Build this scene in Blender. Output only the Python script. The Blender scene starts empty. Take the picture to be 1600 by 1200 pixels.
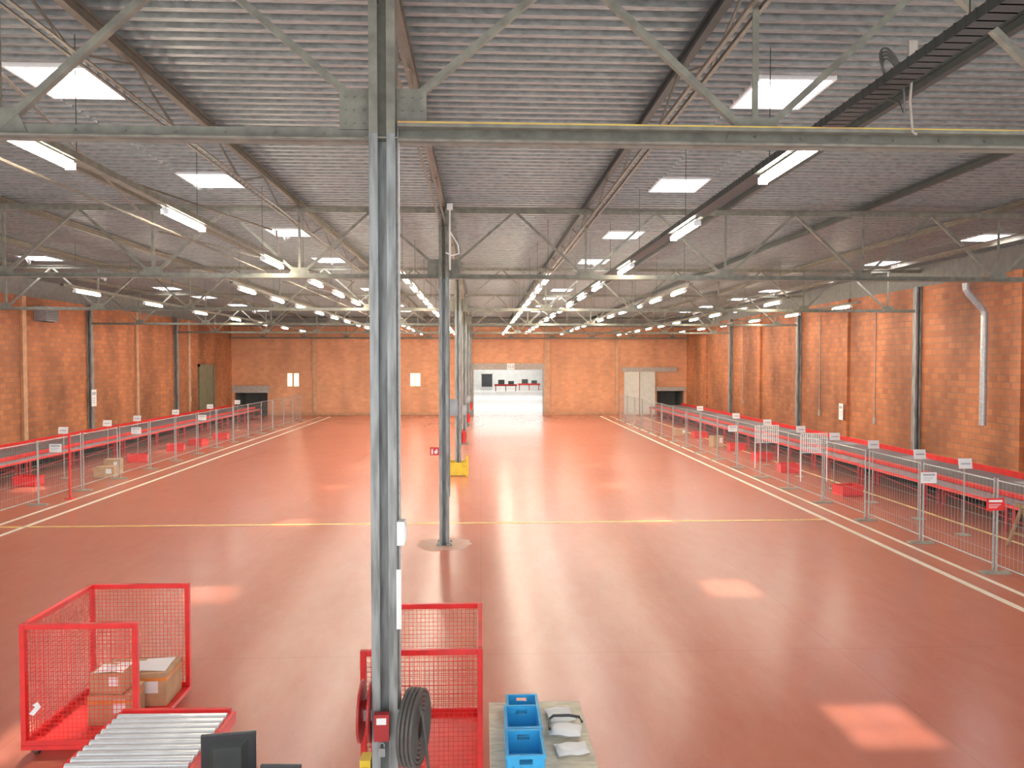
import bpy, math, random
from mathutils import Vector, Matrix
random.seed(7)
scene = bpy.context.scene
COL = scene.collection

# ------------------------------------------------------------------ materials
def nt(name):
    m = bpy.data.materials.new(name); m.use_nodes = True
    t = m.node_tree; t.nodes.clear()
    out = t.nodes.new('ShaderNodeOutputMaterial')
    return m, t, out

def mat(name, c, rough=0.5, metal=0.0, var=0.25, scale=4.0, c2=None, bump=0.0, rvar=0.0, stretch=None, coat=0.0, thr=(0.35,0.65)):
    m, t, out = nt(name)
    b = t.nodes.new('ShaderNodeBsdfPrincipled')
    b.inputs['Roughness'].default_value = rough
    b.inputs['Metallic'].default_value = metal
    b.inputs['Coat Weight'].default_value = coat
    tc = t.nodes.new('ShaderNodeTexCoord')
    n = t.nodes.new('ShaderNodeTexNoise'); n.inputs['Scale'].default_value = scale
    n.inputs['Detail'].default_value = 6
    if stretch:
        mp = t.nodes.new('ShaderNodeMapping'); mp.inputs['Scale'].default_value = stretch
        t.links.new(tc.outputs['Object'], mp.inputs[0]); t.links.new(mp.outputs[0], n.inputs['Vector'])
    else:
        t.links.new(tc.outputs['Object'], n.inputs['Vector'])
    r = t.nodes.new('ShaderNodeValToRGB')
    if c2 is None: c2 = tuple(x*(1-var) for x in c)
    r.color_ramp.elements[0].position = thr[0]; r.color_ramp.elements[1].position = thr[1]
    r.color_ramp.elements[0].color = (*c2, 1); r.color_ramp.elements[1].color = (*c, 1)
    t.links.new(n.outputs['Fac'], r.inputs[0]); t.links.new(r.outputs[0], b.inputs['Base Color'])
    if rvar:
        mr = t.nodes.new('ShaderNodeMapRange'); mr.inputs[3].default_value = rough-rvar; mr.inputs[4].default_value = rough+rvar
        t.links.new(n.outputs['Fac'], mr.inputs[0]); t.links.new(mr.outputs[0], b.inputs['Roughness'])
    if bump:
        bp = t.nodes.new('ShaderNodeBump'); bp.inputs['Strength'].default_value = bump
        t.links.new(n.outputs['Fac'], bp.inputs['Height']); t.links.new(bp.outputs[0], b.inputs['Normal'])
    t.links.new(b.outputs[0], out.inputs[0])
    return m

def emis(name, c, s):
    m, t, out = nt(name)
    e = t.nodes.new('ShaderNodeEmission'); e.inputs[0].default_value = (*c, 1); e.inputs[1].default_value = s
    t.links.new(e.outputs[0], out.inputs[0]); return m

def brick_mat(name, c1, c2, mortar, blotch=0.45, glow=0):
    m, t, out = nt(name)
    b = t.nodes.new('ShaderNodeBsdfPrincipled'); b.inputs['Roughness'].default_value = 0.6
    tc = t.nodes.new('ShaderNodeTexCoord'); sp = t.nodes.new('ShaderNodeSeparateXYZ')
    ad = t.nodes.new('ShaderNodeMath'); ad.operation = 'ADD'
    cb = t.nodes.new('ShaderNodeCombineXYZ')
    t.links.new(tc.outputs['Object'], sp.inputs[0])
    t.links.new(sp.outputs[0], ad.inputs[0]); t.links.new(sp.outputs[1], ad.inputs[1])
    t.links.new(ad.outputs[0], cb.inputs[0]); t.links.new(sp.outputs[2], cb.inputs[1])
    br = t.nodes.new('ShaderNodeTexBrick')
    br.inputs['Scale'].default_value = 1.0; br.inputs['Brick Width'].default_value = 0.42
    br.inputs['Row Height'].default_value = 0.24; br.inputs['Mortar Size'].default_value = 0.022
    br.inputs['Mortar Smooth'].default_value = 0.3; br.inputs['Bias'].default_value = 0.0
    br.inputs['Color1'].default_value = (*c1, 1); br.inputs['Color2'].default_value = (*c2, 1); br.inputs['Mortar'].default_value = (*mortar, 1)
    t.links.new(cb.outputs[0], br.inputs['Vector'])
    n = t.nodes.new('ShaderNodeTexNoise'); n.inputs['Scale'].default_value = 0.5; n.inputs['Detail'].default_value = 8
    mp = t.nodes.new('ShaderNodeMapping'); mp.inputs['Scale'].default_value = (1,1,.35)
    t.links.new(tc.outputs['Object'], mp.inputs[0]); t.links.new(mp.outputs[0], n.inputs['Vector'])
    mr = t.nodes.new('ShaderNodeMapRange'); mr.inputs[1].default_value = .3; mr.inputs[2].default_value = .7
    mr.inputs[3].default_value = 1-blotch; mr.inputs[4].default_value = 1.12
    t.links.new(n.outputs['Fac'], mr.inputs[0])
    mx = t.nodes.new('ShaderNodeMix'); mx.data_type = 'RGBA'; mx.blend_type = 'MULTIPLY'; mx.inputs[0].default_value = 1.0
    t.links.new(br.outputs['Color'], mx.inputs[6]); t.links.new(mr.outputs[0], mx.inputs[7])
    t.links.new(mx.outputs[2], b.inputs['Base Color'])
    if glow:
        t.links.new(mx.outputs[2], b.inputs['Emission Color']); b.inputs['Emission Strength'].default_value = glow
    bp = t.nodes.new('ShaderNodeBump'); bp.inputs['Strength'].default_value = 0.4; bp.inputs['Distance'].default_value = 0.02; bp.invert = True
    t.links.new(br.outputs['Fac'], bp.inputs['Height']); t.links.new(bp.outputs[0], b.inputs['Normal'])
    t.links.new(b.outputs[0], out.inputs[0]); return m

def floor_mat():
    m, t, out = nt('floor_paint')
    b = t.nodes.new('ShaderNodeBsdfPrincipled')
    tc = t.nodes.new('ShaderNodeTexCoord')
    n = t.nodes.new('ShaderNodeTexNoise'); n.inputs['Scale'].default_value = 0.16; n.inputs['Detail'].default_value = 4; n.inputs['Roughness'].default_value = .5
    n2 = t.nodes.new('ShaderNodeTexNoise'); n2.inputs['Scale'].default_value = 5; n2.inputs['Detail'].default_value = 8; n2.inputs['Roughness'].default_value = .7
    n3 = t.nodes.new('ShaderNodeTexNoise'); n3.inputs['Scale'].default_value = 2.4; n3.inputs['Detail'].default_value = 10; n3.inputs['Roughness'].default_value = .75
    for q in (n, n2): t.links.new(tc.outputs['Object'], q.inputs['Vector'])
    mp = t.nodes.new('ShaderNodeMapping'); mp.inputs['Scale'].default_value = (1.4,.45,1)
    t.links.new(tc.outputs['Object'], mp.inputs[0]); t.links.new(mp.outputs[0], n3.inputs['Vector'])
    r = t.nodes.new('ShaderNodeValToRGB')
    r.color_ramp.elements[0].position = .2; r.color_ramp.elements[1].position = .8
    r.color_ramp.elements[0].color = (0.43, 0.115, 0.070, 1); r.color_ramp.elements[1].color = (0.51, 0.150, 0.096, 1)
    t.links.new(n.outputs['Fac'], r.inputs[0])
    r3 = t.nodes.new('ShaderNodeValToRGB')
    r3.color_ramp.elements[0].position = .35; r3.color_ramp.elements[1].position = .85
    r3.color_ramp.elements[0].color = (0, 0, 0, 1); r3.color_ramp.elements[1].color = (.28, .28, .28, 1)
    t.links.new(n3.outputs['Fac'], r3.inputs[0])
    mxa = t.nodes.new('ShaderNodeMix'); mxa.data_type = 'RGBA'
    t.links.new(r3.outputs[0], mxa.inputs[0]); t.links.new(r.outputs[0], mxa.inputs[6]); mxa.inputs[7].default_value = (.58, .27, .19, 1)
    r2 = t.nodes.new('ShaderNodeValToRGB')
    r2.color_ramp.elements[0].position = .68; r2.color_ramp.elements[1].position = .74
    r2.color_ramp.elements[0].color = (0, 0, 0, 1); r2.color_ramp.elements[1].color = (.6, .6, .6, 1)
    t.links.new(n2.outputs['Fac'], r2.inputs[0])
    mx = t.nodes.new('ShaderNodeMix'); mx.data_type = 'RGBA'
    t.links.new(r2.outputs[0], mx.inputs[0]); t.links.new(mxa.outputs[2], mx.inputs[6]); mx.inputs[7].default_value = (.62, .42, .34, 1)
    sp = t.nodes.new('ShaderNodeSeparateXYZ'); t.links.new(tc.outputs['Object'], sp.inputs[0])
    gt = t.nodes.new('ShaderNodeMath'); gt.operation = 'GREATER_THAN'; gt.inputs[1].default_value = 64.3
    t.links.new(sp.outputs[1], gt.inputs[0])
    mx2 = t.nodes.new('ShaderNodeMix'); mx2.data_type = 'RGBA'
    t.links.new(gt.outputs[0], mx2.inputs[0]); t.links.new(mx.outputs[2], mx2.inputs[6]); mx2.inputs[7].default_value = (.34, .34, .32, 1)
    br = t.nodes.new('ShaderNodeTexBrick'); br.offset = 0
    br.inputs['Scale'].default_value = 1; br.inputs['Brick Width'].default_value = 5.6; br.inputs['Row Height'].default_value = 5.65
    br.inputs['Mortar Size'].default_value = .006; br.inputs['Color1'].default_value = (1,1,1,1); br.inputs['Color2'].default_value = (1,1,1,1); br.inputs['Mortar'].default_value = (.8,.75,.75,1)
    t.links.new(tc.outputs['Object'], br.inputs['Vector'])
    mx3 = t.nodes.new('ShaderNodeMix'); mx3.data_type = 'RGBA'; mx3.blend_type = 'MULTIPLY'; mx3.inputs[0].default_value = 1
    t.links.new(mx2.outputs[2], mx3.inputs[6]); t.links.new(br.outputs['Color'], mx3.inputs[7])
    t.links.new(mx3.outputs[2], b.inputs['Base Color'])
    b.inputs['Roughness'].default_value = .26
    b.inputs['IOR'].default_value = 1.55
    t.links.new(b.outputs[0], out.inputs[0]); return m

M = {}
M['floor'] = floor_mat()
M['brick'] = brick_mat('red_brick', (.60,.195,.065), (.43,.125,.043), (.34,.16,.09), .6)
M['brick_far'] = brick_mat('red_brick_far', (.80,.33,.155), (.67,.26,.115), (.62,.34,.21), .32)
M['glow'] = brick_mat('painted_sun_brick', (1,.84,.56), (1,.80,.50), (1,.80,.52), .05, glow=1.2)  # pale emissive brick, sunlight put into the colour
M['deck'] = mat('galvanised_deck', (.29,.305,.298), .42, .25, scale=12, c2=(.165,.174,.170), rvar=.07, stretch=(.6,2.2,1), thr=(.32,.70))
M['clad'] = mat('galvanised_cladding', (.18,.18,.17), .6)
M['olive'] = mat('olive_steel', (.22,.215,.17), .55, .05, scale=6, c2=(.14,.135,.11))
M['brown'] = mat('brown_primer_steel', (.16,.135,.105), .55, .1, scale=6)
M['dark'] = mat('dark_or_shaded_steel', (.055,.062,.06), .5, .3)
M['colgrey'] = mat('column_grey_paint', (.30,.32,.315), .38, .2, scale=3, c2=(.15,.16,.155), stretch=(5,5,.6), thr=(.38,.60))
M['galv'] = mat('galvanised_steel', (.40,.41,.40), .4, .6, scale=15)
M['duct'] = mat('spiral_duct_steel', (.55,.57,.58), .35, .6, scale=10)
M['alu'] = mat('aluminium_roller', (.80,.82,.84), .3, .5, scale=8, var=.1)
M['conc'] = mat('grey_concrete', (.45,.39,.34), .85, scale=6)
M['patch'] = mat('floor_cement_patch', (.42,.30,.25), .6, scale=5, c2=(.48,.20,.14))
M['foot'] = mat('dusty_concrete', (.36,.32,.26), .85, scale=6)
M['pil'] = mat('pilaster_render', (.60,.32,.18), .8, scale=3)
M['red'] = mat('red_paint', (.85,.02,.018), .35, scale=5, var=.2)
M['redd'] = mat('red_plastic', (.45,.02,.02), .45)
M['yellow'] = mat('yellow_paint', (.80,.55,.03), .45)
M['wline'] = mat('white_line_paint', (.90,.80,.64), .4, scale=9, c2=(.78,.58,.45), thr=(.25,.5))
M['yline'] = mat('yellow_line_paint', (.92,.66,.16), .4, scale=3, c2=(.66,.34,.14), thr=(.3,.6))
M['belt'] = mat('rubber_belt', (.15,.155,.165), .55, scale=3)
M['skirt'] = mat('grey_skirt', (.36,.37,.39), .45, .3)
M['white'] = mat('white_plastic', (.86,.86,.86), .5, var=.05)
M['whitewall'] = mat('white_wall', (.60,.59,.57), .8, var=.1, scale=1)
M['card'] = mat('cardboard', (.54,.33,.18), .8, var=.2, scale=5)
M['tape'] = mat('orange_tape', (.85,.28,.05), .4)
M['ply'] = mat('worn_plywood', (.76,.69,.53), .6, scale=6, c2=(.56,.50,.39), stretch=(1,5,1))
M['blue'] = mat('blue_crate_plastic', (.04,.42,.82), .4, var=.15)
M['black'] = mat('black_plastic', (.025,.026,.03), .4)
M['rubber'] = mat('black_rubber', (.085,.08,.072), .5)
M['silver_door'] = mat('lift_door_steel', (.70,.69,.60), .45, .1, var=.1)
M['greendoor'] = mat('olive_door_paint', (.18,.17,.10), .5)
M['wood'] = mat('trestle_wood', (.30,.17,.08), .7)
M['tube'] = emis('fluorescent_tube', (1.0,.88,.68), 84)
M['tag'] = mat('dark_print', (.45,.47,.52), .6)
m,t,out = nt('torn_film'); d=t.nodes.new('ShaderNodeBsdfDiffuse'); tr=t.nodes.new('ShaderNodeBsdfTransparent'); mx=t.nodes.new('ShaderNodeMixShader')
nz=t.nodes.new('ShaderNodeTexNoise'); nz.inputs['Scale'].default_value=9
d.inputs[0].default_value=(.85,.87,.9,1)
t.links.new(nz.outputs['Fac'],mx.inputs[0]); t.links.new(d.outputs[0],mx.inputs[1]); t.links.new(tr.outputs[0],mx.inputs[2]); t.links.new(mx.outputs[0],out.inputs[0]); M['film']=m
m,t,out = nt('skylight_glazing'); e=t.nodes.new('ShaderNodeEmission'); e.inputs[0].default_value=(.95,.97,1,1); e.inputs[1].default_value=55
tp=t.nodes.new('ShaderNodeBsdfTransparent'); mx=t.nodes.new('ShaderNodeMixShader'); mx.inputs[0].default_value=.5
t.links.new(e.outputs[0],mx.inputs[1]); t.links.new(tp.outputs[0],mx.inputs[2]); t.links.new(mx.outputs[0],out.inputs[0]); M['glaze']=m

# ------------------------------------------------------------------ mesh builder
class MB:
    def __init__(s): s.v=[]; s.f=[]; s.m=[]
    def add(s, vs, fs, mi=0):
        o=len(s.v); s.v += [tuple(x) for x in vs]
        for f in fs: s.f.append([i+o for i in f]); s.m.append(mi)
        return s
    def box(s, x0,x1,y0,y1,z0,z1, mi=0):
        vs=[(x0,y0,z0),(x1,y0,z0),(x1,y1,z0),(x0,y1,z0),(x0,y0,z1),(x1,y0,z1),(x1,y1,z1),(x0,y1,z1)]
        return s.add(vs,[(0,3,2,1),(4,5,6,7),(0,1,5,4),(1,2,6,5),(2,3,7,6),(3,0,4,7)],mi)
    def frame(s,p0,p1,up=(0,0,1)):
        p0=Vector(p0);p1=Vector(p1);d=(p1-p0).normalized();u=Vector(up)
        if abs(d.dot(u))>.98: u=Vector((0,1,0))
        a=d.cross(u).normalized(); b=a.cross(d).normalized(); return p0,p1,a,b
    def prism(s,prof,p0,p1,up=(0,0,1),mi=0):
        p0,p1,a,b=s.frame(p0,p1,up); n=len(prof)
        vs=[p0+a*x+b*y for x,y in prof]+[p1+a*x+b*y for x,y in prof]
        fs=[(i,(i+1)%n,n+(i+1)%n,n+i) for i in range(n)]+[tuple(range(n))[::-1],tuple(range(n,2*n))]
        return s.add(vs,fs,mi)
    def bar(s,p0,p1,w,h=None,up=(0,0,1),mi=0):
        h=h or w; w/=2;h/=2
        return s.prism([(-w,-h),(w,-h),(w,h),(-w,h)],p0,p1,up,mi)
    def angle(s,p0,p1,w,t=.012,up=(0,0,1),mi=0):
        return s.prism([(-w/2,-w/2),(w/2,-w/2),(w/2,-w/2+t),(-w/2+t,-w/2+t),(-w/2+t,w/2),(-w/2,w/2)],p0,p1,up,mi)
    def cyl(s,p0,p1,r,n=12,mi=0):
        return s.prism([(r*math.cos(2*math.pi*i/n),r*math.sin(2*math.pi*i/n)) for i in range(n)],p0,p1,(0,0,1),mi)
    def path(s,pts,r,n=8,mi=0,closed=False):
        pts=[Vector(p) for p in pts]; rings=[]
        N=len(pts)
        for i,p in enumerate(pts):
            a=pts[(i-1)%N] if (closed or i>0) else p
            c=pts[(i+1)%N] if (closed or i<N-1) else p
            d=(c-a).normalized(); u=Vector((0,1,0)) if abs(d.y)<.9 else Vector((0,0,1))
            if closed and s.axis is not None: u=s.axis
            x=d.cross(u).normalized(); y=x.cross(d).normalized()
            rings.append([p+x*r*math.cos(2*math.pi*k/n)+y*r*math.sin(2*math.pi*k/n) for k in range(n)])
        vs=[q for ring in rings for q in ring]; fs=[]
        for i in range(N if closed else N-1):
            j=(i+1)%N
            for k in range(n): fs.append((i*n+k,i*n+(k+1)%n,j*n+(k+1)%n,j*n+k))
        if not closed: fs.append(tuple(range(n))[::-1]); fs.append(tuple((N-1)*n+k for k in range(n)))
        return s.add(vs,fs,mi)
    axis=None
    def ring(s,c,nrm,R,r,n=36,k=8,mi=0,sy=1.0):
        nrm=Vector(nrm).normalized(); u=Vector((0,0,1)); a=nrm.cross(u).normalized(); b=a.cross(nrm)
        s.axis=nrm
        s.path([Vector(c)+a*R*math.cos(2*math.pi*i/n)+b*R*sy*math.sin(2*math.pi*i/n) for i in range(n)],r,k,mi,True)
        s.axis=None; return s

def mesh(name, mb, mats, bevel=0, smooth=False):
    me=bpy.data.meshes.new(name); me.from_pydata(mb.v,[],mb.f)
    for k in (mats if isinstance(mats,(list,tuple)) else [mats]): me.materials.append(M[k])
    me.polygons.foreach_set('material_index', mb.m)
    if smooth: me.polygons.foreach_set('use_smooth',[True]*len(me.polygons))
    me.update(); return me

def obj(name, mb, mats, parent=None, loc=(0,0,0), rot=0, bevel=0, smooth=False, **kw):
    data = mb if isinstance(mb,bpy.types.Mesh) else (mesh(name,mb,mats,smooth=smooth) if mb else None)
    o=bpy.data.objects.new(name,data); COL.objects.link(o)
    o.location=loc; o.rotation_euler=(0,0,rot)
    if parent: o.parent=parent
    if bevel:
        bv=o.modifiers.new('bevel','BEVEL'); bv.width=bevel; bv.segments=2; bv.limit_method='ANGLE'
    for k,v in kw.items(): o[k]=v
    if not data: o.empty_display_size=.2
    return o
def thing(name, label, cat, loc=(0,0,0), rot=0, group=None):
    o=obj(name,None,None,loc=loc,rot=rot,label=label,category=cat)
    if group: o['group']=group
    return o
def struct(name, mb, mats, **kw): return obj(name,mb,mats,kind='structure',**kw)

def copy_tree(root, loc, rot=None, label=None):
    r=root.copy(); COL.objects.link(r); r.location=loc
    if rot is not None: r.rotation_euler=(0,0,rot)
    if label: r['label']=label
    for c in root.children:
        k=c.copy(); COL.objects.link(k); k.parent=r
        for g in c.children:
            h=g.copy(); COL.objects.link(h); h.parent=k
    return r

# ------------------------------------------------------------------ dimensions
XL,XR=-21.2,18.0; YF=64.0; ZD=8.45; XC=-0.9; ZW=7.6
COLY=[7.0,18.3,29.6,40.9,52.2,63.4]
SKX=[-16.6,-5.8,4.4,16.0]
SKY=[10.8,16.4,22.8,28.8,34.0,40.1,45.3,51.4,56.6]
SKW,SKD=1.02,1.15

# ------------------------------------------------------------------ shell
struct('floor', MB().box(XL-.3,22,-3,142,-.2,0), 'floor')
struct('wall_left', MB().box(XL-.3,XL,-3,YF,0,ZW).box(XL-.3,XL,-3,YF,ZW,8.7,1), ['brick','clad'])
struct('wall_right', MB().box(XR,XR+.3,-3,YF,0,ZW).box(XR,XR+.3,-3,YF,ZW,8.7,1), ['brick','clad'])
wb=MB()
def wseg(x0,x1,z0,z1,mi=0): wb.box(x0,x1,YF,YF+.3,z0,z1,mi)
wseg(XL-.3,-21.0,0,ZW); wseg(-21.0,-18.2,1.95,ZW); wseg(-18.2,-.6,0,ZW); wseg(-.6,5.4,3.9,ZW)
wseg(5.4,15.4,0,ZW); wseg(15.4,17.8,2.1,ZW); wseg(17.8,XR+.3,0,ZW); wseg(XL-.3,XR+.3,ZW,8.7,1)
for a,b,h in ((-21.0,-18.2,1.95),(15.4,17.8,2.1)):
    wb.box(a-.1,a,YF+.3,YF+3,0,h,1); wb.box(b,b+.1,YF+.3,YF+3,0,h,1); wb.box(a-.1,b+.1,YF+.3,YF+3,h,h+.1,1); wb.box(a-.1,b+.1,YF+3,YF+3.1,0,h+.1,1)
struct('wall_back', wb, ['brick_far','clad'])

deck=MB()
def run(x0,x1,y0,y1):
    p=.25; pts=[]
    y=y0
    while y<y1-.01:
        for dy,dz in ((0,0),(.09,0),(.11,.095),(.23,.095)):
            if y+dy<y1: pts.append((y+dy,ZD+dz))
        y+=p
    pts.append((y1,ZD))
    vs=[(x0,a,b) for a,b in pts]+[(x1,a,b) for a,b in pts]; n=len(pts)
    deck.add(vs,[(i,i+1,n+i+1,n+i) for i in range(n-1)])
xs=[XL-.3]
for x in SKX: xs += [x-SKW/2,x+SKW/2]
xs.append(XR+.3)
for i in range(len(xs)-1):
    if i%2==0: run(xs[i],xs[i+1],-3,YF+.3)
    else:
        ys=[-3]
        for y in SKY: ys += [y-SKD/2,y+SKD/2]
        ys.append(YF+.3)
        for j in range(0,len(ys),2): run(xs[i],xs[i+1],ys[j],ys[j+1])
struct('ceiling', deck, 'deck')

n=0
sk=MB(); h=SKW/2; hd=SKD/2
for (a,b,c,d) in ((-h-.04,h+.04,-hd-.04,-hd),(-h-.04,h+.04,hd,hd+.04),(-h-.04,-h,-hd,hd),(h,h+.04,-hd,hd)): sk.box(a,b,c,d,-.02,.32,0)
sk.bar((0,-hd,.3),(0,hd,.3),.03,mi=0).bar((-h,0,.3),(h,0,.3),.03,mi=0)
G=8; vs=[];fs=[]
for i in range(G+1):
    for j in range(G+1):
        u=-1+2*i/G; v=-1+2*j/G
        vs.append((u*h,v*hd,.33+.22*(1-u*u)*(1-v*v)))
for i in range(G):
    for j in range(G): fs.append((i*(G+1)+j,(i+1)*(G+1)+j,(i+1)*(G+1)+j+1,i*(G+1)+j+1))
sk.add(vs,fs,1)
skme=mesh('skylight',sk,['white','glaze'])
for x in SKX:
    for y in SKY:
        n+=1
        w=struct('window_or_sun_patch_%d'%n, skme, None, loc=(x,y,ZD))
        if random.random()<.6 or (x==-5.8 and y<30):
            f=MB(); N=22
            top=[];bot=[]
            a0=random.uniform(-.5,-.4); a1=random.uniform(.3,.5)
            lo=.08
            for k in range(N+1):
                u=a0+(a1-a0)*k/N
                lo=min(.30,max(.03,lo+random.uniform(-.10,.10)))
                env=.35+.65*math.sin(math.pi*k/N)
                top.append((u,-.5+.05*math.sin(k*1.3),.0)); bot.append((u*.97,-.45+random.uniform(-.05,.05),-.03-lo*env))
            f.add(top+bot,[(k,k+1,N+1+k+1,N+1+k) for k in range(N)])
            obj('torn_film',f,'film',w,label='torn translucent white film hanging from a skylight')

fr=MB(); fr.box(-14,22,140,140.3,0,7); struct('wall_far_hall', fr,'whitewall')
struct('wall_far_hall_left', MB().box(-14.3,-14,YF+.3,140,0,7),'whitewall')
struct('wall_far_hall_right', MB().box(22,22.3,YF+.3,140,0,7),'whitewall')
struct('ceiling_far_hall', MB().box(-14,22,YF+.3,140,6.6,6.8),'whitewall')
struct('door_1', MB().box(.2,2.2,139.9,140,0,2.3).box(.1,2.3,139.85,139.95,2.3,2.4).cyl((2.0,139.85,1.1),(2.0,139.9,1.1),.05), 'black')

struct('trim_1', MB().box(-.75,5.5,YF-.12,YF,3.9,4.45), 'conc')
struct('trim_2', MB().box(12.3,17.1,YF-.15,YF,3.72,4.12), 'conc')
struct('trim_3', MB().box(-21.15,-18.0,YF-.15,YF,1.95,2.55), 'conc')
struct('trim_4', MB().box(15.3,17.9,YF-.15,YF,2.05,2.4), 'conc')
d=MB(); d.box(12.6,13.81,YF-.12,YF-.02,0,3.72).box(13.89,15.1,YF-.12,YF-.02,0,3.72).box(12.5,12.6,YF-.14,YF,0,3.72).box(15.1,15.2,YF-.14,YF,0,3.72)
for x in (13.7,13.99): d.bar((x,YF-.15,1.0),(x,YF-.15,1.5),.03)
struct('door_2', d,'silver_door')
d=MB(); d.box(XL,XL+.08,56.6,58.0,0,4.2).box(XL,XL+.08,58.03,59.4,0,4.2).box(XL,XL+.14,56.4,56.6,0,4.4).box(XL,XL+.14,59.4,59.6,0,4.4).box(XL,XL+.14,56.4,59.6,4.2,4.4)
struct('door_3', d,'greendoor')
k=5
for x,w in ((-14.2,.3),(5.75,.55),(11.85,.3)):
    struct('trim_%d'%k, MB().box(x-w/2,x+w/2,YF-.1,YF,0,ZW),'pil'); k+=1
for y in (24,35.2,46.5,57.8-3.2):
    struct('trim_%d'%k, MB().box(XL,XL+.12,y-.15,y+.15,0,ZW),'pil'); k+=1
for y in (24,35.6,46.9,58.2):
    struct('trim_%d'%k, MB().box(XR-.14,XR,y-.25,y+.25,0,ZW),'brick'); k+=1
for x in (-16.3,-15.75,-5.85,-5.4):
    struct('window_or_sun_patch_%d'%(n+1), MB().box(x-.2,x+.2,YF-.012,YF,2.5,3.6),'glow'); n+=1  # glowing panels painted as sun patches on the back wall, not windows
struct('baseboard_back', MB().box(-18.2,-.6,YF-.03,YF,0,.2).box(5.4,12.4,YF-.03,YF,0,.2),'pil')
struct('trim_%d'%k, MB().box(-.75,-.6,YF-.12,YF+.3,0,3.9).box(5.4,5.5,YF-.12,YF+.3,0,3.9),'conc'); k+=1
def line(x0,y0,x1,y1,w,mt):
    global k
    struct('trim_%d'%k, MB().bar((x0,y0,.003),(x1,y1,.003),w,.004), mt); k+=1
line(-12.5,10,-12.5,62,.14,'wline'); line(-13.35,10,-13.35,62,.13,'wline')
line(9.85,8,10.1,62,.15,'wline'); line(10.45,8,10.95,62,.12,'wline')
line(-13.3,20.7,9.8,20.7,.12,'yline')
line(13.4,14,13.4,60,.12,'yline')
p=MB(); N=20
p.add([(XC+random.uniform(.6,.85)*math.cos(2*math.pi*i/N),18.3+random.uniform(.5,.75)*math.sin(2*math.pi*i/N),.004) for i in range(N)],[tuple(range(N))])
struct('trim_%d'%k,p,'patch'); k+=1

# ------------------------------------------------------------------ columns
def hcol(mb,w,dp,z0,z1,x=0,y=0,t=.014):
    mb.box(x-w/2,x-w/2+t,y-dp/2,y+dp/2,z0,z1); mb.box(x+w/2-t,x+w/2,y-dp/2,y+dp/2,z0,z1)
    mb.box(x-w/2+t,x+w/2-t,y-t/2,y+t/2,z0,z1)
    for s in (-1,1):
        for q in (-1,1):
            a,b=sorted((x+s*(w/2-t),x+s*(w/2-.08))); c,d=sorted((y+q*dp/2,y+q*(dp/2-t))); mb.box(a,b,c,d,z0,z1)
for i,y in enumerate(COLY):
    c=thing('steel_column','grey painted steel H-section column on a bolted base plate','column',loc=(XC,y,0),group='steel columns along the middle of the hall')
    m1=MB(); hcol(m1,.24,.25,.02,6.6); obj('shaft',m1,'colgrey',c)
    m2=MB(); hcol(m2,.24,.25,6.6,8.35); obj('upper_shaft',m2,'olive',c,label='olive-brown upper column length')
    b=MB().box(-.2,.2,-.2,.2,0,.02)
    for sx in (-.16,.16):
        for sy in (-.16,.16): b.cyl((sx,sy,.02),(sx,sy,.06),.018,6)
    obj('base_plate',b,'colgrey',c)
    obj('conduit',MB().cyl((.135,-.06,1.2),(.135,-.06,6.7),.012,8),'galv',c,label='thin grey electrical conduit')
    obj('conduit',MB().cyl((.135,.03,2.0),(.135,.03,6.7),.008,8),'white',c,label='thin white electrical conduit')
for y in COLY[1:5]:
    for x in (XL+.14,XR-.14):
        c=thing('wall_column','grey steel stanchion fixed against the brick wall','column',loc=(x,y,0),group='steel stanchions along the walls')
        m1=MB(); hcol(m1,.24,.24,.02,7.6); obj('shaft',m1,'colgrey',c)
        obj('base_plate',MB().box(-.14,.14,-.16,.16,0,.02),'colgrey',c)

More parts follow.
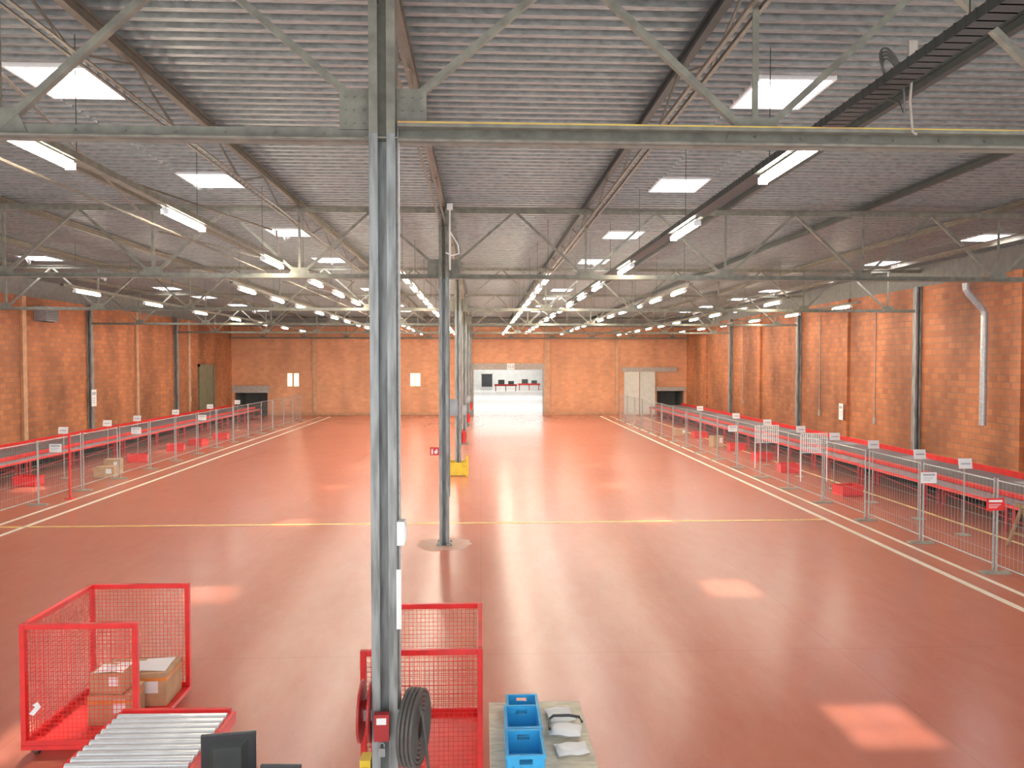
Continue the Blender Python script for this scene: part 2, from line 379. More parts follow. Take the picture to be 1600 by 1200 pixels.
# ------------------------------------------------------------------ roof trusses
ZB,ZT=6.62,8.22
def build_truss():
    c=thing('roof_truss','olive painted riveted steel lattice roof truss across the hall','roof truss',group='steel roof trusses')
    for nm,z,s in (('bottom_chord',ZB,1),('top_chord',ZT,-1)):
        m1=MB(); w=.11
        for sd in (-1,1):
            m1.box(XL+.02,XR-.02,min(sd*.01,sd*.02),max(sd*.01,sd*.02),z-w/2,z+w/2)
            zz=z-s*w/2
            m1.box(XL+.02,XR-.02,min(sd*.01,sd*.12),max(sd*.01,sd*.12),zz-.006,zz+.006)
        x=XL+.4
        while x<XR-.3:
            m1.cyl((x,-.03,z+.01),(x,.03,z+.01),.014,6); x+=.45
        obj(nm,m1,'olive',c)
    ks=range(-6,6)
    for kk in ks:
        xb=XC+3.5*kk; xt=xb+1.75
        if XL+.1<xb<XR-.1 and kk!=0:
            obj('vertical_strut',MB().angle((xb,0,ZB),(xb,0,ZT),.06,up=(0,1,0)),'olive',c)
            g=MB().add([(xb-.28,-.022,ZB-.02),(xb+.28,-.022,ZB-.02),(xb+.18,-.022,ZB+.20),(xb-.18,-.022,ZB+.20),(xb-.28,-.03,ZB-.02),(xb+.28,-.03,ZB-.02),(xb+.18,-.03,ZB+.20),(xb-.18,-.03,ZB+.20)],
                [(0,1,2,3),(7,6,5,4),(0,4,5,1),(1,5,6,2),(2,6,7,3),(3,7,4,0)])
            obj('gusset_plate',g,'olive',c)
        off=.28 if kk==0 else 0
        if XL<xb<XR and xt<XR:
            obj('diagonal_brace',MB().angle((xb+off,0,ZB+(.33 if off else 0)),(xt,0,ZT),.065,up=(0,1,0)),'olive',c)
        off=.28 if kk==-1 else 0
        if XL<xt<XR and xb+3.5<XR:
            obj('diagonal_brace',MB().angle((xt,0,ZT),(xb+3.5-off,0,ZB+(.33 if off else 0)),.065,up=(0,1,0)),'olive',c)
    for sd in (-1,1):
        g=MB().box(min(XC+sd*.125,XC+sd*.40),max(XC+sd*.125,XC+sd*.40),-.035,-.022,ZB+.04,ZB+.42)
        for bx in (.18,.27,.35):
            for bz in (.1,.22,.34): g.cyl((XC+sd*bx,-.05,ZB+bz),(XC+sd*bx,-.03,ZB+bz),.012,6)
        obj('gusset_plate',g,'olive',c)
    return c
T=build_truss(); T.location=(0,COLY[0],0)
for y in COLY[1:]: copy_tree(T,(0,y,0))

for kk in range(-5,6):
    x=XC+3.5*kk
    c=thing('roof_beam','long dark steel lattice purlin beam under the corrugated roof','roof beam',group='longitudinal roof beams')
    m1=MB(); m1.box(x-.05,x+.05,-3,YF,8.40,8.44).box(x-.05,x+.05,-3,YF,8.28,8.295).box(x-.01,x+.01,-3,YF,8.295,8.40)
    obj('top_flange',m1,'dark' if kk in(1,2,3) else 'brown',c)  # dark beams: their shadow side is put into the colour
    if kk in (-1,0,1):
        z2=7.85
        for s in (-.06,.06): obj('lower_chord',MB().angle((x+s,-3,z2),(x+s,YF,z2),.045,.008),'brown',c)
        m3=MB(); y=-3.0; up=True
        while y<YF-1.4:
            m3.bar((x,y,z2 if up else 8.28),(x,y+1.41,8.28 if up else z2),.025,.025); up=not up; y+=1.41
        obj('lattice_web',m3,'brown',c)
def brace(p0,p1,w=.05,mt='brown',label='thin brown steel wind brace under the roof'):
    return obj('wind_brace',MB().angle(p0,p1,w,.01),mt,label=label,category='roof brace',group='diagonal roof braces')
for a,b in zip([-4.3]+COLY[:-1],COLY):
    for x0,x1 in ((XC-6.9,XC-4.1),):
        brace((x0,a+.15,7.70),(x1,b-.15,7.70)); brace((x1,a+.15,7.77),(x0,b-.15,7.77))
for x,z in ((-5.3,6.72),(9.6,6.76)):
    obj('tie_pipe',MB().cyl((x,-3,z+.03),(x,YF,z+.03),.02,8),'brown',label='long thin steel pipe lying over the truss chords',category='pipe',group='pipes in the roof')

cb=MB(); cb.box(XC+.15,12,-.21,-.13,ZB+.02,ZB+.05,1)
cb.cyl((XC+.15,-.17,ZB+.07),(12,-.17,ZB+.06),.010,6,0).cyl((XC+.15,-.19,ZB-.09),(7,-.19,ZB-.09),.016,6,1).cyl((XL,-.17,ZB-.08),(XC-.15,-.17,ZB-.08),.014,6,1)
obj('cable_run',cb,['yline','olive'],loc=(0,COLY[0],0),label='yellow and grey cables clipped along the truss chord',category='cables')

# ------------------------------------------------------------------ light rows
def fixture():
    c=thing('light_fixture','linear fluorescent batten lamp, switched on','ceiling lamp',group='fluorescent lamps')
    m1=MB().box(-.035,.035,-.78,.78,.0,.04).box(-.01,.01,-.6,-.58,.04,.064).box(-.01,.01,.58,.6,.04,.064)
    for s in (-.78,.76): m1.box(-.06,.06,s,s+.02,-.07,.01)
    obj('housing',m1,'white',c)
    obj('tube',MB().prism([(-.06,-.01),(-.05,-.055),(.05,-.055),(.06,-.01),(.05,0),(-.05,0)],(0,-.76,0),(0,.76,0)),'tube',c,label='glowing white lamp diffuser')
    return c
F=None
def row(x,ys,z=6.86,y0=None,y1=None,w=.12,mt='olive'):
    global F
    y0 = ys[0]-1.5 if y0 is None else y0; y1= ys[-1]+1.5 if y1 is None else y1
    t_=thing('light_trunking','long metal trunking carrying a row of lamps, hung from the roof','cable tray',loc=(x,0,0),group='lamp trunking')
    m1=MB().box(-w/2,w/2,y0,y1,z+.065,z+.075).box(-w/2,-w/2+.008,y0,y1,z+.075,z+.15).box(w/2-.008,w/2,y0,y1,z+.075,z+.15)
    if w>.2:
        y=y0
        while y<30: m1.box(-w/2-.004,w/2+.004,y,y+.02,z+.065,z+.155); y+=.12
    obj('tray',m1,mt,t_)
    y=y0+.8
    while y<y1:
        obj('hanger',MB().cyl((0,y,z+.15),(0,y,8.44),.006,6).box(-w/2,w/2,y-.01,y+.01,z+.145,z+.155),'dark',t_); y+=3.8
    for y in ys:
        if F is None: F=fixture(); F.location=(x,y,z)
        else: copy_tree(F,(x,y,z))
def ar(a,b,s):
    r=[]
    while a<b: r.append(a); a+=s
    return r
row(3.62,[8.65,13.05,18.4]+ar(22.9,61,3.5),y0=-3,w=.22,mt='dark')
row(-4.86,[8.3,12.45,17.6]+ar(22.1,61,3.5),y0=-3,w=.12)
row(-2.1,ar(20.8,62,2.6)); row(1.85,ar(21,62,2.6))
row(6.6,ar(24.5,62,3.2)); row(-7.6,ar(24.5,60,3.6))
row(11.6,ar(29,62,3.6)); row(-13.2,ar(25.5,60,5.0)); row(15.4,ar(31,60,5.0))

m1=MB()
for i in range(4): m1.ring((0,0,.02*i),(.5,-.8,.2),.13+.012*i,.010)
m1.path([(.1,0,0),(.14,.02,-.2),(.16,.05,-.35),(.2,.2,-.2),(.1,.4,-.05)],.010)
obj('cable_coil',m1,'rubber',loc=(3.7,6.6,7.12),label='coil of black cable hanging on the metal tray',category='cable')
m1=MB().path([(0,0,.45),(.01,0,.2),(-.01,0,-.1),(.02,0,-.38),(.06,0,-.4)],.012); m1.box(-.03,.05,-.01,.01,.1,.45)
obj('hanging_cable',m1,'conc',loc=(3.95,6.7,7.0),label='loose pale cable hanging from the tray',category='cable')
m1=MB().cyl((-.0,0,0),(0,0,1.5),.02,8).box(-.07,.07,-.03,.03,1.45,1.6).path([(.02,0,.9),(.2,0,.6),(.22,0,.4),(.05,0,.35),(-.1,0,.42)],.018)
obj('hanging_cable',m1,'white',loc=(XC+.16,18.05,6.75),label='white cable loop hanging beside the column top',category='cable')

# ------------------------------------------------------------------ services on the walls
m1=MB().path([(0,0,2.3),(0,0,6.1),(0,0,6.22),(-.06,0,6.36),(-.6,0,6.95),(-.68,0,7.08),(-.7,0,7.3)],.115,16)
for z in (2.3,3.6,4.9,6.1): m1.cyl((0,0,z),(0,0,z+.04),.128,16)
obj('air_duct',m1,'duct',loc=(XR-.32,25.3,0),smooth=False,label='round galvanised ventilation duct rising along the brick wall',category='duct')
for side,y in ((0,30.9),(0,55),(1,22.5),(1,33),(1,38.5),(1,50)):
    x=XL+.03 if side==0 else XR-.03
    obj('wall_conduit',MB().cyl((x,y,2.0),(x,y,7.0),.022,8).box(x-.03,x+.03,y-.08,y+.08,1.7,2.0),'conc',label='thin conduit with a switch box on brick wall',category='conduit',group='wall conduits')
h_=thing('unit_heater','grey box-shaped fan heater mounted high on brick wall','heater',loc=(XL+.32,36.6,6.5))
m1=MB().box(-.3,.3,-.5,.5,0,.7); obj('casing',m1,'skirt',h_)
m1=MB()
for z in ar(.06,.68,.08): m1.box(.3,.33,-.45,.45,z,z+.03)
obj('louvre',m1,'dark',h_)
obj('bracket',MB().bar((-.3,-.3,.0),(.2,-.3,-.03),.03),'dark',h_)
obj('bracket',MB().bar((-.3,.3,.0),(.2,.3,-.03),.03),'dark',h_)
def notice(loc,w,h,rot=0,label='small white notice on the wall',red=False,nm='notice'):
    m1=MB().box(-w/2,w/2,-.006,.006,-h/2,h/2,0).box(-w*.38,w*.38,-.009,-.005,h*.18,h*.36,1)
    for i in range(3): m1.box(-w*.38,w*(.3-.1*i),-.008,-.005,-h*(.02+.13*i),h*(.02-.13*i),1)
    return obj(nm,m1,['red' if red else 'white','white' if red else 'tag'],loc=loc,rot=rot,label=label,category='sign')
notice((XL+.3,40.9,2.6),.5,.9,math.pi/2*1,'white notice beside a steel stanchion')
notice((XR-.3,35.6,2.1),.4,.8,-math.pi/2,'white notice on the brick pilaster')

sg=thing('number_sign','white number sign on the lintel above the opening','sign',loc=(2.6,YF-.15,4.15))
obj('board',MB().box(-.32,.32,-.01,.03,-.24,.3),'white',sg)
cu=bpy.data.curves.new('txt','FONT'); cu.body='11.2'; cu.size=.32; cu.extrude=.003; cu.align_x='CENTER'
to=bpy.data.objects.new('tmp',cu); COL.objects.link(to); bpy.context.view_layer.update()
me=bpy.data.meshes.new_from_object(to.evaluated_get(bpy.context.evaluated_depsgraph_get())); bpy.data.objects.remove(to)
me.materials.clear(); me.materials.append(M['black'])
o=obj('lettering',me,None,sg,loc=(0,-.016,-.08)); o.rotation_euler=(math.pi/2,0,0)

sg=thing('fire_extinguisher_sign','red projecting fire extinguisher sign on the column','sign',loc=(XC-.125,18.25,2.32))
obj('board',MB().box(-.22,0,-.004,.004,-.1,.1),'red',sg)
m1=MB().box(-.19,-.15,-.006,-.004,-.07,.04).box(-.18,-.16,-.006,-.004,.04,.07).add([(-.11,-.006,-.06),(-.05,-.006,-.06),(-.03,-.006,0),(-.06,-.006,.07),(-.08,-.006,.02),(-.12,-.006,.0)],[(0,1,2,3,4,5)])
obj('symbol',m1,'white',sg)

# ------------------------------------------------------------------ column guards, extinguishers
def guard(y):
    c=thing('column_guard','yellow steel impact guard around the foot of a column','column guard',loc=(XC,y,0))
    w=.36
    for sx in (-w,w):
        for sy in (-w,w): obj('post',MB().box(sx-.05,sx+.05,sy-.05,sy+.05,0,.78),'yellow',c)
    for s in (-w,w):
        obj('side_plate',MB().box(-w+.05,w-.05,s-.02,s+.02,.04,.55),'yellow',c); obj('side_plate',MB().box(s-.02,s+.02,-w+.05,w-.05,.04,.55),'yellow',c)
guard(COLY[2])
def ext(loc):
    c=thing('fire_extinguisher','red fire extinguisher hung on a column','fire extinguisher',loc=loc,group='fire extinguishers on columns')
    obj('cylinder',MB().cyl((0,0,0),(0,0,.45),.085,14).cyl((0,0,.45),(0,0,.52),.05,12),'red',c)
    obj('valve',MB().box(-.02,.02,-.07,.04,.52,.58).path([(0,-.05,.54),(.1,-.08,.45),(.1,-.06,.15)],.012),'black',c)
ext((XC+.22,COLY[2]-.0,1.3)); ext((XC+.22,COLY[3],1.2)); ext((XC+.22,COLY[4],1.2))
for y,z in ((COLY[2],2.6),(COLY[3],2.5),(COLY[1],3.4)):
    m1=MB().box(-.1,.1,-.1,.1,-.2,.2).box(-.08,.08,-.11,-.1,-.17,.17)
    obj('junction_box',m1,'skirt',loc=(XC+.235,y,z),label='grey electrical box on the column side',category='electrical box')

# ------------------------------------------------------------------ hall conveyors
def conveyor(L,side,w=1.1,tw=.6):
    c=thing('belt_conveyor','long red-framed belt conveyor section with dark belt and grey side table','conveyor',group='belt conveyor sections along the wall')
    obj('belt',MB().box(-w+.06,w-.06,0,L,.87,.91),'belt',c)
    q=-side
    a,b=sorted((side*w,side*(w-.07))); obj('side_rail',MB().box(a,b,0.01,L-.01,.80,.94),'red',c)
    a,b=sorted((q*w,q*(w-.07))); obj('side_rail',MB().box(a,b,.01,L-.01,.80,1.10),'red',c)
    a,b=sorted((side*(w+tw)-.03,side*(w+tw)+.0)); obj('side_guard',MB().box(a,b,.02,L-.02,.67,.76),'red',c)
    a,b=sorted((side*w,side*(w+tw))); obj('side_table',MB().box(a,b,.02,L-.02,.76,.78),'skirt',c)
    for y in (.15,L-.15):
        for s in (-1,1): obj('leg',MB().box(s*(w-.06)-.035,s*(w-.06)+.035,y-.035,y+.035,0,.80).box(s*(w-.06)-.07,s*(w-.06)+.07,y-.07,y+.07,0,.015),'redd',c)
        obj('leg',MB().box(side*(w+tw-.05)-.03,side*(w+tw-.05)+.03,y-.03,y+.03,0,.76),'redd',c)
    obj('cross_brace',MB().box(-w,w,.12,.18,.35,.40),'redd',c); obj('cross_brace',MB().box(-w,w,L-.18,L-.12,.35,.40),'redd',c)
    obj('cross_brace',MB().bar((side*(w-.05),.2,.15),(side*(w-.05),L-.2,.38),.035),'redd',c)
    obj('shelf',MB().box(-w+.1,w-.1,.3,L-.3,.30,.34),'dark',c)
    return c
C=conveyor(3.9,-1); C.location=(15.65,15.0,0)
for i in range(1,12): copy_tree(C,(15.65+.03*i,15.0+3.92*i,0))
C2=conveyor(3.9,1,1.0,.4); C2.location=(-18.8,21.5,0)
for i in range(1,10): copy_tree(C2,(-18.8-.05*i,21.5+3.92*i,0))

# ------------------------------------------------------------------ mobile fences
def fence(W):
    c=thing('mobile_fence','galvanised wire mesh mobile fence standing in concrete feet','fence',group='mobile site fences')
    m1=MB().cyl((0,0,.05),(0,0,2.05),.022,8).cyl((0,W,.05),(0,W,2.05),.022,8).cyl((0,0,2.0),(0,W,2.0),.016,8).cyl((0,0,.2),(0,W,.2),.016,8)
    obj('frame',m1,'galv',c)
    m2=MB()
    for y in ar(.12,W,.12): m2.bar((0,y,.2),(0,y,2.0),.004)
    for z in (.45,.8,1.15,1.5,1.8): m2.bar((.004,0,z),(.004,W,z),.005)
    obj('wire_mesh',m2,'galv',c); return c
def foot(x,y,src=[None]):
    if src[0] is None:
        m1=MB().prism([(-.11,0),(.11,0),(.08,.045),(-.08,.045)],(-.30,0,0),(.30,0,0))
        src[0]=obj('fence_foot',m1,'foot',loc=(x,y,0),label='grey concrete foot block holding fence posts',category='fence foot',group='fence feet')
    else:
        o=src[0].copy(); COL.objects.link(o); o.location=(x,y,0)
P=None
for X,y0,y1 in ((10.98,12.6,56),(-14.0,18.6,57)):
    y=y0
    foot(X,y)
    while y<y1:
        W=2.55; L=2.65
        if P is None: P=fence(W); r=P; P.location=(X,y+.05,0)
        else: copy_tree(P,(X,y+.05,0),rot=random.uniform(-.025,.025))
        y+=L; foot(X,y)
def signpost(x,y,h=1.95,w=.36,hh=.26,first=[None]):
    if first[0] is None:
        c=thing('sign_post','white lane sign on a thin grey post with a foot plate','sign',loc=(x,y,0),group='lane signs beside the conveyors')
        obj('post',MB().cyl((0,0,.02),(0,0,h),.016,8),'galv',c)
        obj('base_plate',MB().box(-.15,.15,-.15,.15,0,.02),'foot',c)
        m1=MB().add([(-w/2,-.06,h-.2),(w/2,-.06,h-.2),(w/2,-.02,h-.2+hh),(-w/2,-.02,h-.2+hh),(-w/2,-.05,h-.2),(w/2,-.05,h-.2),(w/2,-.01,h-.2+hh),(-w/2,-.01,h-.2+hh)],
            [(0,1,2,3),(7,6,5,4),(0,4,5,1),(1,5,6,2),(2,6,7,3),(3,7,4,0)])
        m1.box(-.12,.12,-.060,-.04,h-.09,h-.06,1)
        obj('board',m1,['white','tag'],c); first[0]=c
    else: copy_tree(first[0],(x,y,0),rot=random.uniform(-.1,.1))
for y in (18.7,20.7,23.2,25.8,28.6,32,36,42): signpost(12.6,y)
for y in (29.4,32.8,35.6,40,45,50): signpost(-16.2,y)
for x,y,z,red in ((10.92,17.2,1.75,0),(10.92,14.9,1.55,1),(-13.91,24.4,1.75,0),(-13.91,30,1.8,0),(-13.91,37,1.8,0),(10.92,31,1.7,0)):
    s_=1 if x>0 else -1
    notice((x-s_*.2,y,z),.38,.26,0,'red and white warning sign wired to the fence' if red else 'white information sign wired to the fence',bool(red))
def gridboard(x,y):
    c=thing('grid_stand','white wire grid display panel on legs','wire rack',loc=(x,y,0),group='white grid stands')
    m1=MB()
    for s in (-.5,.5): m1.bar((s,0,0),(s,0,1.85),.03)
    for z in (1.1,1.83): m1.bar((-.5,0,z),(.5,0,z),.03)
    obj('frame',m1,'white',c)
    m2=MB()
    for i in range(1,12): m2.bar((-.5+i/12,0,1.1),(-.5+i/12,0,1.83),.03)
    for i in range(1,4): m2.bar((-.5,.0,1.1+i*.18),(.5,0,1.1+i*.18),.02)
    obj('grid',m2,'white',c)
for x,y in ((12.2,31.0),(12.6,27.4)): gridboard(x,y)
B=None
def bin_(x,y,rot):
    global B
    if B is None:
        B=thing('red_tote','low red plastic tote box standing on the floor','tote',loc=(x,y,0),rot=rot,group='red totes by the conveyors')
        m1=MB().box(-.4,.4,-.28,.28,0,.03).box(-.4,-.37,-.28,.28,.03,.34).box(.37,.4,-.28,.28,.03,.34).box(-.37,.37,-.28,-.25,.03,.34).box(-.37,.37,.25,.28,.03,.34)
        obj('shell',m1,'red',B)
        m1=MB().box(-.43,.43,-.31,-.28,.3,.35).box(-.43,.43,.28,.31,.3,.35).box(-.43,-.4,-.28,.28,.3,.35).box(.4,.43,-.28,.28,.3,.35)
        obj('rim',m1,'red',B)
    else: copy_tree(B,(x,y,0),rot)
for x,y,r in ((12.5,24.6,.2),(12.7,29.9,-.1),(13.0,33.6,.3),(13.2,37.6,0),(13.2,44,.1),(-15.6,38.5,.2),(-15.4,41,-.3),(-15.3,44.2,.1),(-15.6,34.3,.3),(-16.6,27.8,0)): bin_(x,y,r)

def carton(x,y,z,w,d,h,rot=0,label='closed brown cardboard box',band=False,papers=False):
    c=thing('cardboard_box',label,'box',loc=(x,y,z),rot=rot)
    obj('body',MB().box(-w/2,w/2,-d/2,d/2,0,h),'card',c,bevel=.004)
    obj('tape',MB().box(-w/2-.001,w/2+.001,-.03,.03,h,h+.002).box(-w/2-.002,-w/2,-.03,.03,h-.1,h),'card',c,label='brown packing tape')
    if band: obj('tape_band',MB().box(-w/2-.002,w/2+.002,-d/2-.003,-d/2,h-.10,h-.06).box(w/2,w/2+.003,-d/2,d/2,h-.10,h-.06),'tape',c,label='orange tape band')
    obj('paper_label',MB().box(w*.1,w*.38,-d/2-.002,-d/2,h*.4,h*.85),'white',c)
    if papers:
        obj('paper_sheet',MB().add([(-w*.4,-d*.45,h+.004),(w*.1,-d*.4,h+.012),(w*.05,d*.3,h+.004),(-w*.42,d*.2,h+.02)],[(0,1,2,3)]),'white',c)
        obj('paper_sheet',MB().add([(w*.0,-d*.35,h+.02),(w*.46,-d*.4,h+.006),(w*.44,d*.4,h+.025),(w*.02,d*.42,h+.006)],[(0,1,2,3)]),'white',c)
carton(-14.75,29.7,0,.75,.5,.42,.1,'brown cardboard box on the floor behind the fence')
carton(-14.9,30.6,0,.6,.5,.6,.2,'taller brown cardboard box on the floor behind the fence')
carton(12.6,39,0,.6,.5,.6,.2,'brown cardboard box on the floor behind the fence')
carton(12.4,45.5,0,.8,.5,.4,.1,'flat brown cardboard box beside the conveyor')
c=thing('wooden_trestle','brown wooden A-shaped trestle standing on the floor','trestle',loc=(13.3,17.2,0))
for s in (-.35,.35):
    obj('leg',MB().bar((-.35,s,0),(0,s,.95),.07,.05),'wood',c); obj('leg',MB().bar((.35,s,0),(0,s,.95),.07,.05),'wood',c)
obj('top_bar',MB().box(-.06,.06,-.5,.5,.93,1.02),'wood',c)
obj('crossbar',MB().box(-.24,-.2,-.35,.35,.3,.36),'wood',c); obj('crossbar',MB().box(.2,.24,-.35,.35,.3,.36),'wood',c)
obj('marker_post',MB().cyl((0,0,.02),(0,0,2.1),.03,10).box(-.13,.13,-.13,.13,0,.02),'red',loc=(-13.6,25.0,0),label='slim red post standing on a foot plate',category='post')

# ------------------------------------------------------------------ foreground cages
def cage(loc,sides,W=1.27,D=1.52,H=1.52,label=''):
    c=thing('cage_trolley',label,'cage trolley',loc=loc,group='red mesh cage trolleys')
    t=.06; z0=.14
    m1=MB()
    for x in (t/2,W-t/2):
        for y in (t/2,D-t/2): m1.box(x-t/2,x+t/2,y-t/2,y+t/2,z0,H)
    for s in sides:
        for z in (z0+.01,H-t):
            if s=='f': m1.box(t,W-t,0,t,z,z+t)
            if s=='b': m1.box(t,W-t,D-t,D,z,z+t)
            if s=='l': m1.box(0,t,t,D-t,z,z+t)
            if s=='r': m1.box(W-t,W,t,D-t,z,z+t)
    obj('frame',m1,'red',c,bevel=.006)
    obj('base_plate',MB().box(0,W,0,D,z0-.04,z0+.01),'red',c)
    g=.05; r=.005
    for s in sides:
        p=MB()
        if s in 'fb':
            y=.03 if s=='f' else D-.03
            for x in ar(t,W-t,g): p.bar((x,y,z0),(x,y,H-.03),r)
            for z in ar(z0+.05,H-t,g): p.bar((t,y,z),(W-t,y,z),r)
        else:
            x=.03 if s=='l' else W-.03
            for y in ar(t,D-t,g): p.bar((x,y,z0),(x,y,H-.03),r)
            for z in ar(z0+.05,H-t,g): p.bar((x,t,z),(x,D-t,z),r)
        obj('mesh_panel',p,'red',c)
    for x in (.12,W-.12):
        for y in (.12,D-.12):
            obj('caster',MB().cyl((x-.02,y,.05),(x+.02,y,.05),.05,14).box(x-.03,x+.03,y-.02,y+.02,.05,.1),'rubber',c)
    return c
cg=cage((-5.22,8.5,0),'lfb',W=1.31,D=1.56,H=1.54,label='open-sided bright red steel cage trolley with wire mesh, holding cartons')
obj('tag',MB().add([(.10,-.004,.52),(.17,-.004,.60),(.14,-.004,.62),(.20,-.004,.66),(.235,-.004,.60),(.15,-.004,.50)],[(0,1,2,3,4,5)]),'white',cg)
cg2=cage((-1.25,7.62,0),'rfb',label='bright red steel cage trolley with wire mesh, empty')
carton(-4.42,9.68,.152,.86,.52,.42,.03,'wide brown cardboard box with orange tape band in cage',True,True)
carton(-4.46,9.15,.152,.50,.40,.36,.02,'closed brown cardboard box with white label in cage',True)
carton(-4.50,9.16,.516,.40,.34,.24,-.08,'small brown cardboard box with white papers on top',False,True)

rc=thing('roller_conveyor','gravity roller conveyor with aluminium rollers in a red frame','roller conveyor',loc=(-3.2,7.85,0),rot=-.02)
w=.56; L=3.2; z=.82
obj('side_rail',MB().box(-w-.05,-w,-L,0,z-.12,z+.0),'red',rc); obj('side_rail',MB().box(w,w+.05,-L,0,z-.12,z+.0),'red',rc)
obj('end_rail',MB().box(-w,w,-.05,0,z-.12,z+.04),'red',rc)
rm=None
y=-.12
while y>-L+.1:
    if rm is None: o=obj('roller',MB().cyl((-w,0,0),(w,0,0),.034,16),'alu',rc,loc=(0,y,z),smooth=False); rm=o.data
    else: obj('roller',rm,None,rc,loc=(0,y,z))
    y-=.105
for x in (-w-.02,w+.02):
    for y in (-.2,-1.7,-3.1): obj('leg',MB().box(x-.03,x+.03,y-.03,y+.03,0,z-.12),'red',rc)

c=thing('red_workbench','low red steel workbench','workbench',loc=(-5.6,6.6,0))
obj('top',MB().box(-.9,.9,-.5,.5,.70,.76),'redd',c)
for x in (-.8,.8):
    for y in (-.4,.4): obj('leg',MB().box(x-.03,x+.03,y-.03,y+.03,0,.70),'redd',c)

c=thing('desk','dark laminate desk carrying two computer monitors','desk',loc=(-1.95,6.2,0))
obj('top',MB().box(-.55,.55,-.5,.5,.72,.75),'dark',c)
for x in (-.5,.5):
    for y in (-.45,.45): obj('leg',MB().box(x-.03,x+.03,y-.03,y+.03,0,.72),'dark',c)
def monitor(x,y,rot,w,h,zb):
    c=thing('computer_monitor','black flat computer monitor standing on the desk, seen from its back','computer monitor',loc=(x,y,.75),rot=rot,group='monitors on the desk')
    m1=MB().box(-w/2,w/2,0,.035,zb,zb+h); obj('screen_housing',m1,'black',c,bevel=.008)
    m1=MB().add([(-w*.36,0,zb+.04),(w*.36,0,zb+.04),(w*.36,0,zb+h-.05),(-w*.36,0,zb+h-.05),(-w*.25,-.05,zb+.08),(w*.25,-.05,zb+.08),(w*.25,-.05,zb+h-.1),(-w*.25,-.05,zb+h-.1)],
        [(4,5,6,7),(0,1,5,4),(1,2,6,5),(2,3,7,6),(3,0,4,7)]); obj('rear_shell',m1,'dark',c)
    obj('stand',MB().box(-.04,.04,-.04,-.01,.02,zb+.15).box(-.13,.13,-.12,.1,0,.02),'black',c)
monitor(-2.2,6.45,.12,.46,.42,.10); monitor(-1.66,6.1,-.05,.34,.28,.14)

c=thing('packing_table','worn plywood packing table with steel legs','table',loc=(.54,6.75,0))
obj('table_top',MB().box(-.46,.50,-1.0,1.0,.86,.90),'ply',c,bevel=.004)
for x in (-.42,.46):
    for y in (-.95,.95): obj('leg',MB().box(x-.025,x+.025,y-.025,y+.025,0,.86),'galv',c)
def crate(x,y,z,w,d,h,label):
    c=thing('blue_crate',label,'crate',loc=(x,y,z),group='blue plastic crates')
    t=.012
    m1=MB().box(-w/2,w/2,-d/2,d/2,0,t)
    for s in (-1,1):
        x0,x1=sorted((s*w/2,s*(w/2-t))); m1.box(x0,x1,-d/2,d/2,t,h)
        y0,y1=sorted((s*d/2,s*(d/2-t))); m1.box(-w/2+t,w/2-t,y0,y1,t,h*.55).box(-w/2+t,-w*.18,y0,y1,h*.55,h*.8).box(w*.18,w/2-t,y0,y1,h*.55,h*.8).box(-w/2+t,w/2-t,y0,y1,h*.8,h)
        for q in (-.35,-.12,.12,.35):
            m1.box(w*q-.006,w*q+.006,min(s*d/2,s*(d/2+.01)),max(s*d/2,s*(d/2+.01)),.01,h*.5)
            m1.box(min(s*w/2,s*(w/2+.01)),max(s*w/2,s*(w/2+.01)),d*q-.006,d*q+.006,.01,h)
    obj('shell',m1,'blue',c)
    m1=MB().box(-w/2-.015,w/2+.015,-d/2-.015,-d/2,h-.03,h).box(-w/2-.015,w/2+.015,d/2,d/2+.015,h-.03,h).box(-w/2-.015,-w/2,-d/2,d/2,h-.03,h).box(w/2,w/2+.015,-d/2,d/2,h-.03,h)
    obj('rim',m1,'blue',c)
crate(.42,7.46,.90,.30,.30,.14,'small blue plastic crate on the table')
crate(.40,7.02,.90,.32,.44,.20,'larger blue plastic crate with slotted sides on the table')
crate(.39,6.53,.90,.32,.44,.20,'larger blue plastic crate with slotted sides on the table')
def parcel(x,y,z,w,d,h,rot,label):
    N=8; m1=MB(); vs=[];fs=[]
    for sgn in (1,-1):
        for i in range(N+1):
            for j in range(N+1):
                u=-1+2*i/N; v=-1+2*j/N
                zz=h/2+sgn*h/2*((1-u**4)*(1-v**4))**.5*(1 if sgn>0 else .98)+(.006*math.sin(5*u+3*v) if sgn>0 else 0)
                vs.append((u*w/2,v*d/2,zz))
    K=(N+1)**2
    for i in range(N):
        for j in range(N):
            a=i*(N+1)+j; q=(a,a+N+1,a+N+2,a+1); fs.append(q); fs.append(tuple(K+t for t in q[::-1]))
    m1.add(vs,fs)
    o=obj('parcel_bag',m1,'white',loc=(x,y,z),rot=rot,smooth=True,label=label,category='parcel'); return o
parcel(.80,7.38,.902,.26,.30,.06,.15,'flat white padded parcel on the plywood table')
parcel(.82,7.05,.902,.30,.24,.08,-.2,'white padded parcel with a folded edge on table')
parcel(.84,6.72,.902,.30,.22,.05,.1,'thin white padded parcel on the plywood table')
obj('black_strap',MB().path([(-.16,-.15,.0),(-.15,.05,.0),(-.1,.1,.01),(.05,.08,.02),(.15,.04,.02),(.17,-.02,.0)],.014),'black',loc=(.82,7.14,.98),label='black strap lying over white parcels',category='strap')

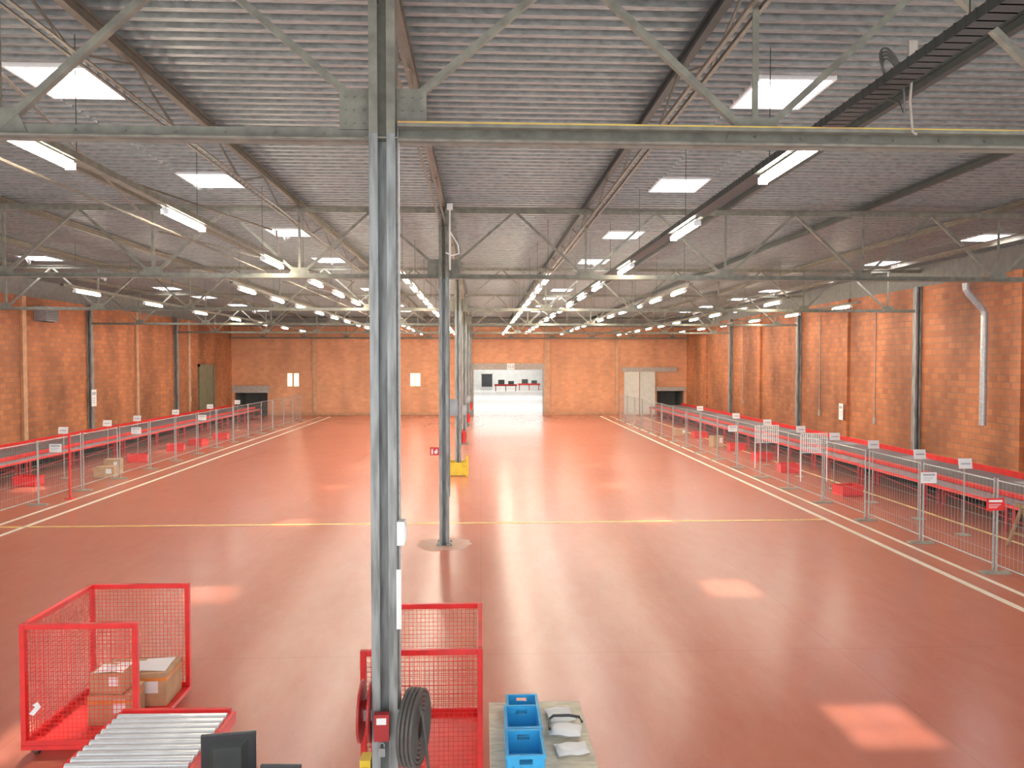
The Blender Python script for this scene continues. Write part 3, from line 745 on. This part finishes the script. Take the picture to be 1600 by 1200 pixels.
c=thing('cable_reel','red cable reel with thick dark rubber cable on the column','cable reel',loc=(XC,6.98,0))
obj('bracket',MB().box(.12,.2,-.1,.1,1.15,1.25),'galv',c); obj('bracket',MB().box(-.2,-.12,-.1,.1,1.15,1.25),'galv',c)
obj('flange',MB().cyl((-.24,0,1.2),(-.22,0,1.2),.28,32),'redd',c); obj('flange',MB().cyl((-.15,0,1.2),(-.13,0,1.2),.28,32),'redd',c)
obj('axle',MB().cyl((-.22,0,1.2),(-.12,0,1.2),.1,20),'redd',c)
m1=MB()
nr=(1,-.22,0)
for i in range(4):
    m1.ring((.21+.038*i,-.02-.008*i,1.05),nr,.31,.019,sy=1.1)
for i in range(5):
    m1.ring((.21+.038*3,-.045,1.05),nr,.31-.037*(i+1),.019,sy=1.1)
m1.path([(.33,-.2,1.32),(.36,-.22,1.25),(.40,-.22,.9),(.44,-.2,.5),(.47,-.2,.04)],.014)
obj('cable',m1,'rubber',c,smooth=True,label='coiled thick dark rubber cable')
obj('switch_box',MB().box(-.09,.05,-.20,-.13,1.0,1.25),'redd',c)
obj('switch_label',MB().box(-.065,.025,-.204,-.2,1.16,1.22),'white',c)
obj('padlock',MB().box(-.05,.01,-.17,-.14,.84,.92).path([(-.04,-.155,.92),(-.04,-.155,.955),(-.02,-.155,.97),(0,-.155,.955),(0,-.155,.92)],.006),'galv',c)
obj('yellow_box',MB().box(-.24,-.14,-.08,.08,.45,.76).box(-.22,-.16,-.09,-.08,.5,.7),'yellow',c)
obj('socket_box',MB().box(-.04,.03,-.07,.07,-.11,.11).box(.03,.04,-.05,.05,-.08,.08),'white',loc=(XC+.165,6.9,2.92),label='white electrical socket box on the column side',category='electrical box')
obj('paper_notice',MB().box(-.02,.025,-.004,.004,-.28,.28),'white',loc=(XC+.135,6.86,2.3),label='white paper notice taped on the column side',category='notice')

for i,(x,y) in enumerate(((4,118),(8,122),(11.5,115))):
    c=thing('red_sorting_line','distant red sorting line on legs','conveyor',loc=(x,y,0),group='distant red sorting lines')
    obj('rail',MB().box(-1.8,1.8,-.4,.4,.8,1.1),'redd',c); obj('hood',MB().box(-1.2,-.2,-.35,.35,1.1,1.8),'dark',c); obj('hood',MB().box(.4,1.3,-.3,.3,1.1,1.6),'dark',c)
    for sx in (-1.6,0,1.6): obj('leg',MB().box(sx-.06,sx+.06,-.3,.3,0,.8),'redd',c)

# ------------------------------------------------------------------ lights
def area(loc,sx,sy,e,c=(1,.97,.92),rot=(0,0,0)):
    l=bpy.data.lights.new('lamp','AREA'); l.shape='RECTANGLE'; l.size=sx; l.size_y=sy; l.energy=e; l.color=c
    o=bpy.data.objects.new('lamp_or_fill_light',l); o.location=loc; o.rotation_euler=rot; COL.objects.link(o)
for y in (75,95,118,134): area((4,y,6.5),14,6,1700)
area(((XL+XR)/2,30.5,.012),XR-XL-.2,66,3300,c=(.80,1,1),rot=(math.pi,0,0))  # added fill just above the floor facing up, imitates neutral floor bounce
s=bpy.data.lights.new('sun','SUN'); s.energy=7.5; s.angle=.03; s.color=(1,.93,.8)
so=bpy.data.objects.new('sun',s); COL.objects.link(so)
dv=Vector((.55,-1.9,-8.45)).normalized(); so.rotation_euler=dv.to_track_quat('-Z','Y').to_euler()
w=bpy.data.worlds.new('world'); scene.world=w; w.use_nodes=True
bg=w.node_tree.nodes['Background']; bg.inputs[0].default_value=(.98,.99,1,1); bg.inputs[1].default_value=2.2

# ------------------------------------------------------------------ camera
cam=bpy.data.cameras.new('camera'); cam.sensor_width=36; cam.lens=26.0; cam.clip_end=400
co=bpy.data.objects.new('camera',cam); COL.objects.link(co); co.location=(0,0,4.5)
co.rotation_euler=(math.radians(90-1.64),0,math.radians(-2.43))
scene.camera=co
scene.view_settings.view_transform='Standard'
scene.view_settings.look='None'
scene.view_settings.exposure=.2
scene.view_settings.gamma=1.08
